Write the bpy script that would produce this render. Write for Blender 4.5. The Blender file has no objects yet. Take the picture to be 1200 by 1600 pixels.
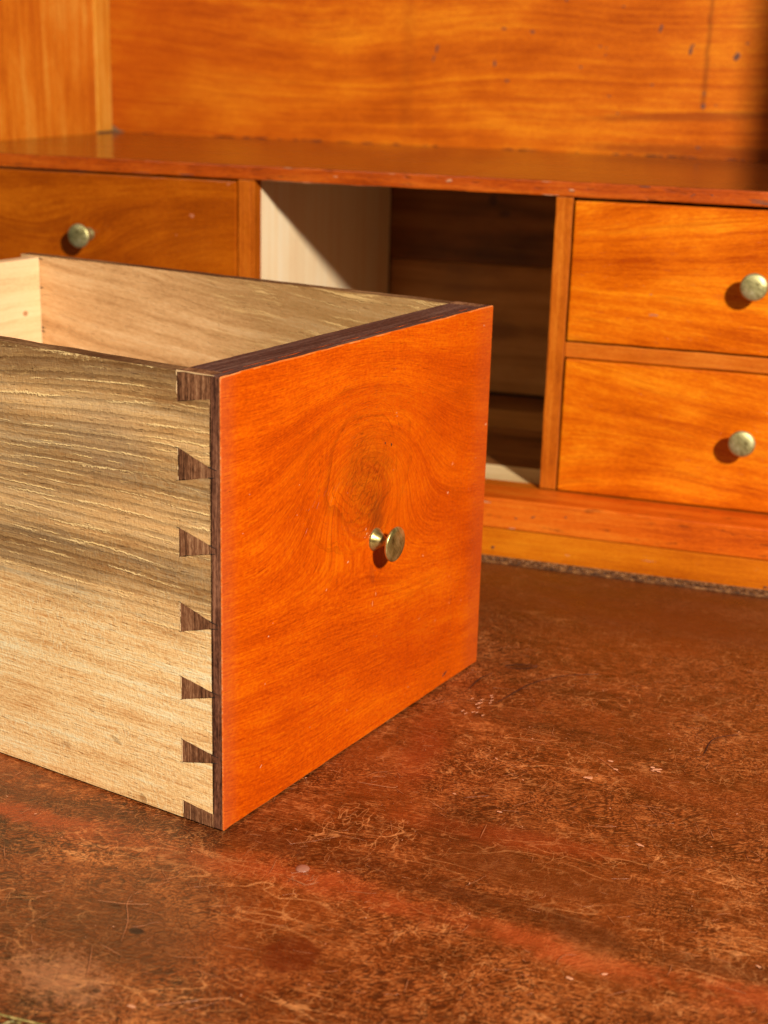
import bpy, bmesh, math, random
from mathutils import Vector, Matrix, noise as mn
random.seed(7)
sc = bpy.context.scene
col = sc.collection

# ------------------------------------------------------------------ camera, world, lamps, exposure
cam_d = bpy.data.cameras.new('camera'); cam = bpy.data.objects.new('camera', cam_d); col.objects.link(cam)
CAM = Vector((0.2107, -0.4698, 0.2887))
pan, tilt, roll = -0.3067, -0.2976, 0.0269
fwd = Vector((math.sin(pan)*math.cos(tilt), math.cos(pan)*math.cos(tilt), math.sin(tilt)))
rt = Vector((math.cos(pan), -math.sin(pan), 0)); up = rt.cross(fwd)
rt2 = rt*math.cos(roll)+up*math.sin(roll); up2 = -rt*math.sin(roll)+up*math.cos(roll)
M = Matrix((rt2, up2, -fwd)).transposed().to_4x4(); M.translation = CAM
cam.matrix_world = M
cam_d.sensor_fit = 'HORIZONTAL'; cam_d.sensor_width = 36; cam_d.lens = 2307.0/1200*36
cam_d.clip_start = 0.01; cam_d.clip_end = 50
cam_d.dof.use_dof = True; cam_d.dof.focus_distance = 0.60; cam_d.dof.aperture_fstop = 17
sc.camera = cam

w = bpy.data.worlds.new('World'); sc.world = w; w.use_nodes = True
w.node_tree.nodes['Background'].inputs[0].default_value = (1.0, 0.80, 0.60, 1)
w.node_tree.nodes['Background'].inputs[1].default_value = 0.042

def area(name, loc, target, size, power, color, shape='DISK'):
    d = bpy.data.lights.new(name, 'AREA'); d.shape = shape; d.size = size; d.energy = power; d.color = color
    o = bpy.data.objects.new(name, d); col.objects.link(o); o.location = loc
    o.rotation_euler = (Vector(target)-Vector(loc)).to_track_quat('-Z', 'Y').to_euler()
    return o
area('key_lamp', (1.04, -0.94, 0.92), (0.0, 0.25, 0.12), 0.12, 54, (1.0, 0.93, 0.82))
area('fill_lamp', (-0.75, -1.25, 1.15), (0.0, 0.2, 0.1), 0.7, 5.0, (1.0, 0.84, 0.64))
sc.view_settings.view_transform = 'Standard'; sc.view_settings.look = 'None'
sc.view_settings.exposure = 0.0; sc.view_settings.gamma = 1.0; sc.view_settings.use_curve_mapping = False

# ------------------------------------------------------------------ shader helpers
def lin(c):
    return tuple((x/255/12.92 if x/255 <= .04045 else ((x/255+.055)/1.055)**2.4) for x in c)+(1,)
class G:
    def __init__(s, name):
        s.m = bpy.data.materials.new(name); s.m.use_nodes = True
        s.t = s.m.node_tree; s.t.nodes.clear()
        s.out = s.t.nodes.new('ShaderNodeOutputMaterial'); s.b = s.t.nodes.new('ShaderNodeBsdfPrincipled')
        s.t.links.new(s.b.outputs[0], s.out.inputs[0])
        tc = s.t.nodes.new('ShaderNodeTexCoord'); s.P = tc.outputs['Object']
        sp = s.t.nodes.new('ShaderNodeSeparateXYZ'); s.t.links.new(s.P, sp.inputs[0])
        s.X, s.Y, s.Z = (V(s, sp.outputs[i]) for i in range(3))
    def link(s, v, inp):
        if isinstance(v, V): v = v.s
        if isinstance(v, (int, float)):
            inp.default_value = v
        elif isinstance(v, tuple): inp.default_value = v
        else: s.t.links.new(v, inp)
    def math(s, op, *a, clamp=False):
        n = s.t.nodes.new('ShaderNodeMath'); n.operation = op; n.use_clamp = clamp
        for i, x in enumerate(a): s.link(x, n.inputs[i])
        return V(s, n.outputs[0])
    def vec(s, x, y, z=0.0):
        n = s.t.nodes.new('ShaderNodeCombineXYZ')
        for i, q in enumerate((x, y, z)): s.link(q, n.inputs[i])
        return n.outputs[0]
    def noise(s, vec=None, scale=1.0, detail=2.0, rough=.5, dist=0.0):
        n = s.t.nodes.new('ShaderNodeTexNoise'); s.link(vec if vec is not None else s.P, n.inputs['Vector'])
        n.inputs['Scale'].default_value = scale; n.inputs['Detail'].default_value = detail
        n.inputs['Roughness'].default_value = rough; n.inputs['Distortion'].default_value = dist
        return V(s, n.outputs[0])
    def voro(s, vec=None, scale=1.0, feature='F1', rnd=1.0):
        n = s.t.nodes.new('ShaderNodeTexVoronoi'); n.feature = feature
        s.link(vec if vec is not None else s.P, n.inputs['Vector']); n.inputs['Scale'].default_value = scale
        n.inputs['Randomness'].default_value = rnd
        return V(s, n.outputs['Distance'])
    def smooth(s, x, lo, hi, a=0.0, b=1.0):
        n = s.t.nodes.new('ShaderNodeMapRange'); n.interpolation_type = 'SMOOTHSTEP'
        for i, q in enumerate((x, lo, hi, a, b)): s.link(q, n.inputs[i])
        return V(s, n.outputs[0])
    def ramp(s, x, stops):
        n = s.t.nodes.new('ShaderNodeValToRGB'); s.link(x, n.inputs[0]); e = n.color_ramp.elements
        while len(e) < len(stops): e.new(.5)
        for el, (p, c) in zip(e, stops): el.position = p; el.color = c
        return n.outputs[0]
    def mix(s, f, a, b, mode='MIX'):
        n = s.t.nodes.new('ShaderNodeMix'); n.data_type = 'RGBA'; n.blend_type = mode
        s.link(f, n.inputs[0]); s.link(a, n.inputs[6]); s.link(b, n.inputs[7])
        return n.outputs[2]
    def gauss(s, x, y, cx, cy, rx, ry, rot=0.0):
        c, q = math.cos(rot), math.sin(rot)
        dx, dy = x-cx, y-cy
        a = (dx*c+dy*q)*(1/rx); b = (dy*c-dx*q)*(1/ry)
        return s.math('EXPONENT', (a*a+b*b)*-1.0)
    def bump(s, h, dist=.0001, strength=1.0):
        n = s.t.nodes.new('ShaderNodeBump'); n.inputs['Distance'].default_value = dist
        n.inputs['Strength'].default_value = strength; s.link(h, n.inputs['Height'])
        s.t.links.new(n.outputs[0], s.b.inputs['Normal'])
    def done(s, color, rough=.4, metal=0.0, spec=.5, coat=0.0, coat_rough=.15, dim=1.0):
        if dim != 1.0: color = s.mix(1.0, color, (dim, dim, dim, 1), 'MULTIPLY')
        s.link(color, s.b.inputs['Base Color']); s.link(rough, s.b.inputs['Roughness']); s.link(metal, s.b.inputs['Metallic'])
        s.b.inputs['Specular IOR Level'].default_value = spec
        s.link(coat, s.b.inputs['Coat Weight']); s.b.inputs['Coat Roughness'].default_value = coat_rough
        return s.m
class V:
    def __init__(s, g, sock): s.g, s.s = g, sock
    def __add__(s, o): return s.g.math('ADD', s, o)
    __radd__ = __add__
    def __sub__(s, o): return s.g.math('SUBTRACT', s, o)
    def __rsub__(s, o): return s.g.math('SUBTRACT', o, s)
    def __mul__(s, o): return s.g.math('MULTIPLY', s, o)
    __rmul__ = __mul__
    def __abs__(s): return s.g.math('ABSOLUTE', s)
    def max(s, o): return s.g.math('MAXIMUM', s, o)
    def min(s, o): return s.g.math('MINIMUM', s, o)

def wood(name, L, C, dark, mid, light, slope=0.0, bumps=(), ring=170, ringL=5.0, wave=.006, line=.5, fibre=.35, blotch=.35,
         rough=.35, coat=.3, spots=(), relief=.00006, pores=0.0, streaks=(), extra=None, spec=.5, seed=0.0, crossmark=0.0, broadk=.75, pebble=0.0, coat_rough=.15, dim=1.0):
    """varnished or raw board: L runs along the grain, C across it (names of object axes)"""
    g = G(name)
    ax = {'X': g.X, 'Y': g.Y, 'Z': g.Z}
    l, c = ax[L], ax[C]; d = ax[[k for k in 'XYZ' if k not in (L, C)][0]]
    s = c + l*slope + (g.noise(g.vec(l*9.0, c*14.0, d*14.0+seed), 1.0, 2)-.5)*wave*2
    for (cl, cc, rl, rc, A) in bumps: s = s + g.gauss(l, c, cl, cc, rl, rc)*A
    q = g.vec(l*ringL, s*ring, d*ring*.5+seed)
    broad = g.noise(q, 1.0, 3, .55)
    qq = g.vec(l*ringL*1.6, s*ring*1.9, d*ring+seed+3)
    n2 = g.noise(qq, 1.0, 2, .6)
    lines = 1.0 - g.smooth(abs(n2-.5), 0.0, .035)
    fib = g.noise(g.vec(l*60, s*1500, d*1500), 1.0, 3, .6)
    blo = g.noise(g.vec(l*14, c*26, d*20+seed), 1.0, 4, .55)
    grain = g.noise(g.vec(l*380, s*1050, d*1050), 1.0, 2, .6)
    v = (broad-.5)*broadk + (blo-.5)*blotch + (fib-.5)*fibre + (grain-.5)*fibre*.8 + .5
    if pebble: pb = g.noise(None, 620, 2, .6); v = v + (pb-.5)*pebble
    colr = g.ramp(v, [(.28, dark), (.5, mid), (.72, light)])
    breakup = g.smooth(g.noise(g.vec(l*22, s*90, 5.0), 1.0, 2), .42, .62)
    colr = g.mix(lines*breakup*line, colr, dark)
    h = fib*.6 + grain*.9
    if pebble: h = h + pb*1.2
    if pores:
        pr = g.noise(g.vec(l*140, s*1300, d*900+9), 1.0, 1)
        pm = g.smooth(pr, .66, .76)
        colr = g.mix(pm*pores, colr, dark); h = h - pm*1.2
    if crossmark:
        cm = g.noise(g.vec(l*1150+(g.noise(None, 160, 2))*5, s*330, d*300), 1.0, 2, .6)
        cmask = g.smooth(g.noise(g.vec(l*20, c*45, 2.0), 1.0, 2), .40, .6)
        colr = g.mix(g.smooth(cm, .50, .68)*cmask*crossmark, colr, light)
        colr = g.mix(g.smooth(cm, .46, .30)*cmask*crossmark*.6, colr, dark)
        h = h + cm*.8
    if extra: colr, h = extra(g, colr, h, l, c, s)
    for (cl, cc, rl, rc, rot, k, colo) in spots:
        nz = g.noise(None, 420, 3, .6)
        mk = g.smooth(g.gauss(l, c, cl, cc, rl, rc, rot)+(nz-.5)*.55, .32, .62)
        colr = g.mix(mk*k, colr, colo)
    g.bump(h, relief)
    r = g.math('ADD', (blo-.5)*.25 + (fib-.5)*.15, rough, clamp=True)
    return g.done(colr, r, coat=coat, spec=spec, coat_rough=coat_rough, dim=dim)

# ------------------------------------------------------------------ mesh helpers
def obj(name, me, mats, parent=None, label=None, cat=None, group=None, kind=None):
    o = bpy.data.objects.new(name, me); col.objects.link(o)
    for m in (mats if isinstance(mats, (list, tuple)) else [mats]): me.materials.append(m)
    if parent: o.parent = parent
    if label: o['label'] = label
    if cat: o['category'] = cat
    if group: o['group'] = group
    if kind: o['kind'] = kind
    return o
def empty(name, loc, rz, label, cat):
    o = bpy.data.objects.new(name, None); col.objects.link(o); o.location = loc; o.rotation_euler = (0, 0, rz)
    o['label'] = label; o['category'] = cat; o.empty_display_size = .05
    return o
def to_mesh(bm, name, smooth=False):
    me = bpy.data.meshes.new(name); bm.normal_update(); bm.to_mesh(me); bm.free()
    for p in me.polygons: p.use_smooth = smooth
    return me
def board_bm(x0, x1, y0, y1, z0, z1, bev=.0006, seg=.008, wear=.00012, bm=None):
    """a plank with softened, slightly uneven arrises"""
    bm = bm or bmesh.new()
    r = bmesh.ops.create_cube(bm, size=1.0); vs = r['verts']
    for v in vs:
        v.co = Vector((x0+(v.co.x+.5)*(x1-x0), y0+(v.co.y+.5)*(y1-y0), z0+(v.co.z+.5)*(z1-z0)))
    es = list({e for v in vs for e in v.link_edges})
    dims = (x1-x0, y1-y0, z1-z0); ln = max(dims); cuts = max(0, min(60, int(ln/seg)))
    axis = dims.index(ln)
    if cuts:
        le = [e for e in es if abs((e.verts[0].co-e.verts[1].co)[axis]) > ln*.9]
        bmesh.ops.subdivide_edges(bm, edges=le, cuts=cuts, use_grid_fill=True)
    bm.normal_update()
    sharp = [e for e in bm.edges if e.is_valid and len(e.link_faces) == 2 and e.calc_face_angle(0) > 1.0]
    bmesh.ops.bevel(bm, geom=sharp, offset=bev, segments=2, profile=.6, affect='EDGES')
    if wear:
        for v in bm.verts:
            n = mn.noise_vector(v.co*90)+mn.noise_vector(v.co*260)*.6
            q = [0, 0, 0]
            for k, (a, b) in enumerate(((x0, x1), (y0, y1), (z0, z1))):
                near = min(abs(v.co[k]-a), abs(v.co[k]-b))
                q[k] = near
            if sorted(q)[1] < bev*1.2: v.co += n*wear
    return bm
def board(name, b, mat, parent, **k):
    kw = {x: k.pop(x) for x in ('bev', 'seg', 'wear') if x in k}
    return obj(name, to_mesh(board_bm(*b, **kw), name, False), mat, parent, **k)
def prism(poly, axis, a, b, bm=None):
    """extrude a 2-D outline along axis between a and b; axis x: poly is (y,z); y: (x,z); z: (x,y)"""
    bm = bm or bmesh.new()
    f = {'x': lambda p, t: (t, p[0], p[1]), 'y': lambda p, t: (p[0], t, p[1]), 'z': lambda p, t: (p[0], p[1], t)}[axis]
    A = [bm.verts.new(f(p, a)) for p in poly]; B = [bm.verts.new(f(p, b)) for p in poly]
    fa = bm.faces.new(A); fb = bm.faces.new(B[::-1])
    n = len(poly)
    for i in range(n): bm.faces.new((A[i], B[i], B[(i+1) % n], A[(i+1) % n]))
    bmesh.ops.recalc_face_normals(bm, faces=bm.faces)
    bmesh.ops.triangulate(bm, faces=[q for q in bm.faces if len(q.verts) > 4])
    return bm
def jitter_line(p, q, n, amp):
    p, q = Vector(p), Vector(q); d = (q-p).normalized(); nn = Vector((-d.y, d.x)); out = []
    for i in range(n+1):
        t = i/n; a = 0 if i in (0, n) else random.uniform(-amp, amp)
        out.append(tuple(p.lerp(q, t)+nn*a))
    return out
def lathe(profile, seg=40, dirv=(0, -1, 0), origin=(0, 0, 0), bm=None, wob=0):
    """profile: list of (radius, distance along dirv)"""
    bm = bm or bmesh.new(); D = Vector(dirv).normalized()
    a = D.orthogonal().normalized(); b = D.cross(a); O = Vector(origin); rings = []
    for r, h in profile:
        if r < 1e-7: rings.append([bm.verts.new(O+D*h)])
        else: rings.append([bm.verts.new(O+D*h+(a*math.cos(2*math.pi*i/seg)+b*math.sin(2*math.pi*i/seg))*r*(1+wob*mn.noise(Vector((i*.7, h*900, 1))))) for i in range(seg)])
    for p, q in zip(rings, rings[1:]):
        for i in range(seg):
            j = (i+1) % seg
            if len(p) == 1 and len(q) > 1: bm.faces.new((p[0], q[j], q[i]))
            elif len(q) == 1 and len(p) > 1: bm.faces.new((p[i], p[j], q[0]))
            elif len(p) > 1: bm.faces.new((p[i], p[j], q[j], q[i]))
    bmesh.ops.recalc_face_normals(bm, faces=bm.faces)
    return bm
def fleck(bm, c, rx, ry, rot, plane, h, n=9, normal=1):
    """irregular little raised chip; plane 'xy', 'xz'(facing -y)"""
    pts = []
    for i in range(n):
        a = 2*math.pi*i/n; k = random.uniform(.6, 1.15)
        x, y = rx*k*math.cos(a), ry*k*math.sin(a)
        pts.append((x*math.cos(rot)-y*math.sin(rot), x*math.sin(rot)+y*math.cos(rot)))
    def P(u, v, t):
        if plane == 'xy': return (c[0]+u, c[1]+v, c[2]+t)
        return (c[0]+u, c[1]-t, c[2]+v)
    base = [bm.verts.new(P(u, v, -.00003)) for u, v in pts]; top = [bm.verts.new(P(u*.8, v*.8, h)) for u, v in pts]
    bm.faces.new(top)
    for i in range(n): bm.faces.new((base[i], base[(i+1) % n], top[(i+1) % n], top[i]))
def ribbon(bm, pts, wd, h, z=0.0):
    """thin raised hairline along pts (x, y) on a horizontal surface"""
    n = len(pts); L = []; R = []; T = []
    for i, p in enumerate(pts):
        a = Vector(pts[max(0, i-1)]); b = Vector(pts[min(n-1, i+1)]); d = (b-a).normalized(); nn = Vector((-d.y, d.x))
        wq = wd*(.25+.75*math.sin(math.pi*(i+.3)/(n-.4)))*random.uniform(.6, 1.2)
        p = Vector(p)
        L.append(bm.verts.new((*(p+nn*wq), z-.00002))); R.append(bm.verts.new((*(p-nn*wq), z-.00002))); T.append(bm.verts.new((*p, z+h)))
    for i in range(n-1):
        bm.faces.new((L[i], L[i+1], T[i+1], T[i])); bm.faces.new((T[i], T[i+1], R[i+1], R[i]))
def smoothpath(pts, n):
    out = []
    P = [Vector(p) for p in pts]; P = [2*P[0]-P[1]]+P+[2*P[-1]-P[-2]]
    for k in range(1, len(P)-2):
        for i in range(n):
            t = i/n; a, b, c, d = P[k-1], P[k], P[k+1], P[k+2]
            out.append(tuple(.5*((2*b)+(c-a)*t+(2*a-5*b+4*c-d)*t*t+(3*b-a-3*c+d)*t**3)))
    out.append(tuple(P[-2])); return out

# ------------------------------------------------------------------ materials
PALE = lin((225, 170, 140)); INK = lin((50, 35, 40)); GREYB = lin((70, 62, 78))
# loose drawer front: orange red varnish with a whorl above the knob
def front_extra(g, c, h, l, cc, s):
    nz = g.noise(None, 55, 4, .6)
    sw = g.noise(g.vec((l+cc)*170+(nz-.5)*4, (cc-l)*620+(nz-.5)*9, 2.0), 1.0, 4, .65)
    m = g.gauss(l, cc, .101, .120, .030, .027, -.5)
    zone = g.smooth(m+(nz-.5)*.9, .30, 1.0)
    c = g.mix(zone*.42, c, lin((138, 50, 3)))
    c = g.mix(zone*g.smooth(sw, .46, .64)*.5, c, lin((96, 36, 4)))
    c = g.mix(zone*g.smooth(sw, .46, .32)*.35, c, lin((226, 104, 12)))
    dx, dz = l-.100, cc-.126
    rr = g.math('SQRT', dx*dx*.75+dz*dz)+(nz-.5)*.013+dx*.12
    rn = g.noise(g.vec(rr*330, rr*20, 7.0), 1.0, 1, .5)
    rl = (1.0-g.smooth(abs(rn-.5), .0, .05))*g.smooth(rr, .052, .030)*g.smooth(g.noise(None, 90, 3), .38, .58)
    c = g.mix(rl*.42, c, lin((120, 40, 2)))
    arc = abs(rr-.0235)
    c = g.mix((1.0-g.smooth(arc, .0002, .0022))*g.smooth(l, .100, .078)*.26, c, lin((112, 36, 2)))
    drip = g.gauss(l, cc, .108, .100, .008, .016, .1)
    c = g.mix(g.smooth(drip+(sw-.5)*.9, .35, 1.0)*.5, c, lin((110, 50, 10)))
    big_ = g.noise(g.vec(l*13, s*30, 14.0), 1.0, 3, .5)
    c = g.mix(g.smooth(big_+(l-.1)*1.0, .46, .76)*.30, c, lin((182, 54, 0)))
    c = g.mix(g.smooth(big_, .50, .32)*.14, c, lin((236, 112, 3)))
    edge = g.smooth(l, .186, .205)
    c = g.mix(edge*.35, c, lin((175, 75, 35)))
    edge2 = g.smooth(l, .012, .0)
    c = g.mix(edge2*.3, c, lin((190, 95, 55)))
    return c, h
M_front = wood('varnished_cherry_front', 'X', 'Z', lin((180, 62, 0)), lin((212, 82, 0)), lin((230, 108, 1)), slope=.10,
    bumps=((.100, .125, .048, .034, -.055), (.03, .0, .06, .03, .012)), ring=110, ringL=4, wave=.004, line=.42, fibre=.6, blotch=.7, broadk=.50, pebble=.40,
    rough=.34, coat=.06, relief=.00010, extra=front_extra, pores=.25, coat_rough=.12, spec=.22, dim=.84,
    spots=((.105, .076, .002, .006, .2, .25, lin((130, 55, 20))),))
M_endgrain = wood('dark_end_grain', 'Z', 'Y', lin((38, 21, 14)), lin((74, 45, 31)), lin((112, 76, 54)), ring=420, ringL=14, wave=.001,
    line=.7, fibre=.6, blotch=.5, rough=.62, coat=0, relief=.00016, spec=.25)
M_pin = wood('pin_end_grain', 'Z', 'Y', lin((66, 38, 20)), lin((130, 84, 54)), lin((184, 136, 96)), ring=380, ringL=10, wave=.0006,
    line=.8, fibre=.6, blotch=.4, rough=.62, coat=0, relief=.00016, spec=.25)
M_lap = wood('brown_lap_edge', 'Z', 'Y', lin((62, 34, 22)), lin((116, 72, 50)), lin((160, 108, 78)), ring=420, ringL=22, wave=.001,
    line=.6, fibre=.7, blotch=.9, rough=.6, coat=0, relief=.00016, spec=.25)
M_topedge = wood('dark_top_edge', 'X', 'Y', lin((48, 28, 26)), lin((76, 48, 42)), lin((112, 82, 70)), ring=300, ringL=9, wave=.001,
    line=.3, fibre=.7, blotch=.6, rough=.55, coat=0, relief=.00015, spec=.3, pores=.4)
def side_extra(g, c, h, l, cc, s):
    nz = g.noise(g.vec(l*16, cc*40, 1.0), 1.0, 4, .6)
    up_ = g.smooth(cc+(nz-.5)*.045, .070, .098)           # old oxidised upper half; part of the tone is painted-in light and shade
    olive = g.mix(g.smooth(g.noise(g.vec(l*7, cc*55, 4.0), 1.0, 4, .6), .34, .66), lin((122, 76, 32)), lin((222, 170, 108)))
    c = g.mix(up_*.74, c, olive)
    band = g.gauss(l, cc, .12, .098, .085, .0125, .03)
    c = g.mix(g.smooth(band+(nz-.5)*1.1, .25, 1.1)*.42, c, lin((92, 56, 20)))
    grey = g.gauss(l, cc, .055, .15, .028, .02)
    c = g.mix(g.smooth(grey+(nz-.5)*.6, .3, .9)*.35, c, lin((165, 142, 112)))
    top = g.smooth(cc+(nz-.5)*.02, .160, .176)
    c = g.mix(top*.6, c, lin((96, 60, 28)))
    # raised pale fibres along the growth rings
    wv = g.noise(g.vec(l*5, s*30, 3.0), 1.0, 2, .4)*1.5+(g.noise(None, 420, 3, .6)-.5)*.42
    t = g.math('FRACT', s*225+wv)
    fade = (up_*.8+.2)
    c = g.mix(g.smooth(t, .5, 1.0)*fade*.45, c, lin((92, 60, 22)))
    c = g.mix(g.smooth(t, .44, .0)*fade*.22, c, lin((206, 168, 106)))
    ln = 1.0-g.smooth(abs(t-.5), .02, .11)
    br = g.smooth(g.noise(g.vec(l*55, s*320, 8.0), 1.0, 3, .6), .42, .60)*g.smooth(g.noise(g.vec(l*14, s*60, 5.0), 1.0, 3), .40, .58)
    k = ln*br*fade
    c = g.mix(k*.95, c, lin((252, 214, 142)))
    t3 = g.math('FRACT', s*128+g.noise(g.vec(l*7, s*44, 23.0), 1.0, 3, .5)*2.2+(g.noise(None, 520, 3, .6)-.5)*.3)
    b3 = g.smooth(g.noise(g.vec(l*38, s*420, 28.0), 1.0, 3, .65), .45, .60)
    k3 = (1.0-g.smooth(abs(t3-.5), .01, .075))*b3*fade
    c = g.mix(k3*.9, c, lin((254, 218, 150)))
    k = k+k3
    tear = g.noise(g.vec(l*120, s*900, 33.0), 1.0, 3, .6)
    c = g.mix(g.smooth(tear, .58, .72)*fade*.4, c, lin((240, 196, 124)))
    c = g.mix(g.smooth(tear, .42, .30)*fade*.35, c, lin((84, 50, 18)))
    t2 = g.math('FRACT', s*610+wv*1.7)
    c = g.mix((1.0-g.smooth(abs(t2-.5), .0, .2))*.22*br, c, lin((110, 74, 30)))
    return c, h+k*1.0
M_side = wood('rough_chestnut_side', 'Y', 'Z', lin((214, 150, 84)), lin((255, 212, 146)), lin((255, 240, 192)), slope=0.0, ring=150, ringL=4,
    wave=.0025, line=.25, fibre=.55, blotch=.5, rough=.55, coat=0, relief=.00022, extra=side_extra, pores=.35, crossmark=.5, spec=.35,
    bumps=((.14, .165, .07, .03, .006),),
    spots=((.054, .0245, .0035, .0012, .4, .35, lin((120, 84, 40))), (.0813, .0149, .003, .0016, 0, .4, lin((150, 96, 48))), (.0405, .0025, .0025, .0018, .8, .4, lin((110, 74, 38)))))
def inner_extra(g, c, h, l, cc, s):
    nz = g.noise(g.vec(l*14, cc*40, 1.0), 1.0, 4, .6)
    f = g.smooth(l-(cc-.15)*.9+(nz-.5)*.06, .19, .07)  # browner at the front, paler at the rear: lit part painted in
    c = g.mix(f*.62, c, lin((132, 98, 48)))
    st = g.noise(g.vec(l*7, s*240+(g.noise(None, 260, 2)-.5)*.45, 3.0), 1.0, 2, .5)
    ln = 1.0-g.smooth(abs(st-.5), .0, .035)
    br = g.smooth(g.noise(g.vec(l*45, s*260, 8.0), 1.0, 2), .42, .6)
    k = ln*br*(f*.6+.12)
    c = g.mix(k, c, lin((232, 196, 130)))
    return c, h+k*1.5
M_inner = wood('chestnut_inside', 'Y', 'Z', lin((168, 122, 74)), lin((212, 166, 112)), lin((236, 198, 146)), slope=-.10, ring=130, ringL=4,
    wave=.006, line=.25, fibre=.4, blotch=.45, rough=.6, coat=0, relief=.00014, extra=inner_extra, pores=.2, crossmark=.15, spec=.3)
M_cream = wood('pale_pine', 'X', 'Z', lin((204, 150, 98)), lin((240, 196, 144)), lin((252, 216, 168)), ring=90, ringL=3, wave=.006, line=.2,
    fibre=.25, blotch=.3, rough=.6, coat=0, relief=.00008, spec=.3, spots=((.187, .1479, .0022, .0018, 0, .75, lin((160, 100, 54))),))
M_rim = wood('worn_brown_rim', 'Y', 'X', lin((58, 36, 20)), lin((104, 70, 40)), lin((160, 120, 78)), ring=500, ringL=12, wave=.001, line=.5,
    fibre=.6, blotch=.8, rough=.6, coat=0, relief=.00012, spec=.3)
# desk woods
HD, HM, HL = lin((172, 64, 2)), lin((222, 106, 4)), lin((250, 150, 18))
def yew(name, L, C, slope=0.0, bumps=(), k=1.0, **kw):
    a = dict(broadk=.50, ring=140, ringL=2.4, wave=.005, line=.55, fibre=.38, blotch=.60, rough=.32, coat=.12, relief=.00004, pores=.15, spec=.22, coat_rough=.12, dim=.85)
    a.update(kw); d, m, l = a.pop('cols', (HD, HM, HL))
    return wood(name, L, C, d, m, l, slope=slope, bumps=bumps, **a)
M_draw_a = yew('honey_drawer_wood', 'X', 'Z', slope=.07, bumps=((.02, .20, .07, .03, .022), (.20, .19, .05, .03, -.012)), seed=1.0)
M_draw_b = yew('honey_drawer_wood_arched', 'X', 'Z', slope=.16, bumps=((.02, .03, .06, .05, .026),), seed=2.0)
M_draw_c = yew('honey_drawer_wood_shaded', 'X', 'Z', slope=-.03, bumps=((-.30, .16, .09, .03, .03),), seed=3.0, cols=(lin((138, 56, 3)), lin((172, 80, 4)), lin((200, 104, 10))))  # darker tones paint in the light falling off to the left
def back_extra(g, c, h, l, cc, s):
    nz = g.noise(None, 60, 3, .6)
    def vline(x0, z0, z1, wd, k, colo, c):
        m = (1.0-g.smooth(abs(l-x0+(nz-.5)*.006), .0, wd))*g.smooth(cc, z0, z0+.01)*g.smooth(nz, .25, .55)
        return g.mix(m*k, c, colo)
    c = vline(.0850, .255, 0, .0034, .5, lin((110, 48, 10)), c)
    c = vline(-.1455, .20, 0, .009, .2, lin((150, 68, 10)), c)
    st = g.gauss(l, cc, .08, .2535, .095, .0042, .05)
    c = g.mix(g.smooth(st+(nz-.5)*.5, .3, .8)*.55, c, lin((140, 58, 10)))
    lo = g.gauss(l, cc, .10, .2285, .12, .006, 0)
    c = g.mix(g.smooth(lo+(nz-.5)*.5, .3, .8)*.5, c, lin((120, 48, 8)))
    red = g.smooth(l, -.16, -.40)
    c = g.mix(red*.45, c, lin((176, 78, 14)))
    return c, h
M_back = yew('honey_back_board', 'X', 'Z', slope=.0, bumps=((-.22, .29, .12, .04, .02), (0.06, .34, .10, .06, .012)), seed=5.0, ring=210, broadk=.42, extra=back_extra, rough=.40, pores=.3,
    cols=(lin((172, 70, 4)), lin((218, 106, 6)), lin((250, 150, 18))))
M_wall = yew('honey_side_wall', 'Z', 'Y', slope=.02, seed=6.0, ring=120, wave=.004, rough=.4, cols=(lin((196, 90, 12)), lin((236, 132, 26)), lin((255, 180, 70))))
M_strip = yew('pale_corner_strip', 'Z', 'Y', seed=7.0, ring=160, wave=.002, rough=.4, cols=(lin((200, 110, 22)), lin((240, 156, 44)), lin((250, 184, 80))))
M_shelf = yew('polished_shelf_wood', 'X', 'Y', seed=8.0, ring=110, rough=.24, coat=.5,  cols=(lin((84, 38, 8)), lin((104, 50, 11)), lin((124, 64, 18))))
def edge_extra(g, c, h, l, cc, s):
    nz = g.noise(g.vec(l*60, cc*260, g.Y*200), 1.0, 4, .65)
    c = g.mix(g.smooth(nz, .58, .70)*.55, c, lin((95, 38, 10)))
    return c, h-g.smooth(nz, .58, .7)*2
M_shelfedge = yew('worn_shelf_edge', 'X', 'Z', seed=9.0, ring=260, rough=.42, relief=.00015, extra=edge_extra, cols=(lin((132, 48, 5)), lin((184, 76, 8)), lin((214, 106, 20))))
M_div = yew('divider_wood', 'Z', 'X', seed=10.0, ring=260, wave=.001, rough=.4, cols=(lin((150, 66, 8)), lin((196, 98, 14)), lin((226, 130, 32))))
M_rail = yew('rail_wood', 'X', 'Z', seed=11.0, ring=260, wave=.001, rough=.4, cols=(lin((160, 72, 8)), lin((200, 98, 14)), lin((222, 126, 32))))
M_base1 = yew('red_base_rail', 'X', 'Z', seed=12.0, ring=160, wave=.003, rough=.4, extra=edge_extra, cols=(lin((176, 66, 6)), lin((222, 98, 12)), lin((240, 128, 30))))
M_base2 = yew('yellow_base_rail', 'X', 'Z', seed=13.0, ring=140, wave=.002, rough=.4, cols=(lin((182, 84, 6)), lin((214, 112, 8)), lin((234, 138, 18))))
M_lining = wood('pale_lining', 'Z', 'Y', lin((244, 208, 160)), lin((252, 224, 178)), lin((254, 234, 198)), ring=150, ringL=2.5, wave=.003, line=.12,
    fibre=.2, blotch=.4, rough=.6, coat=0, relief=.00005, spec=.3)
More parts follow.
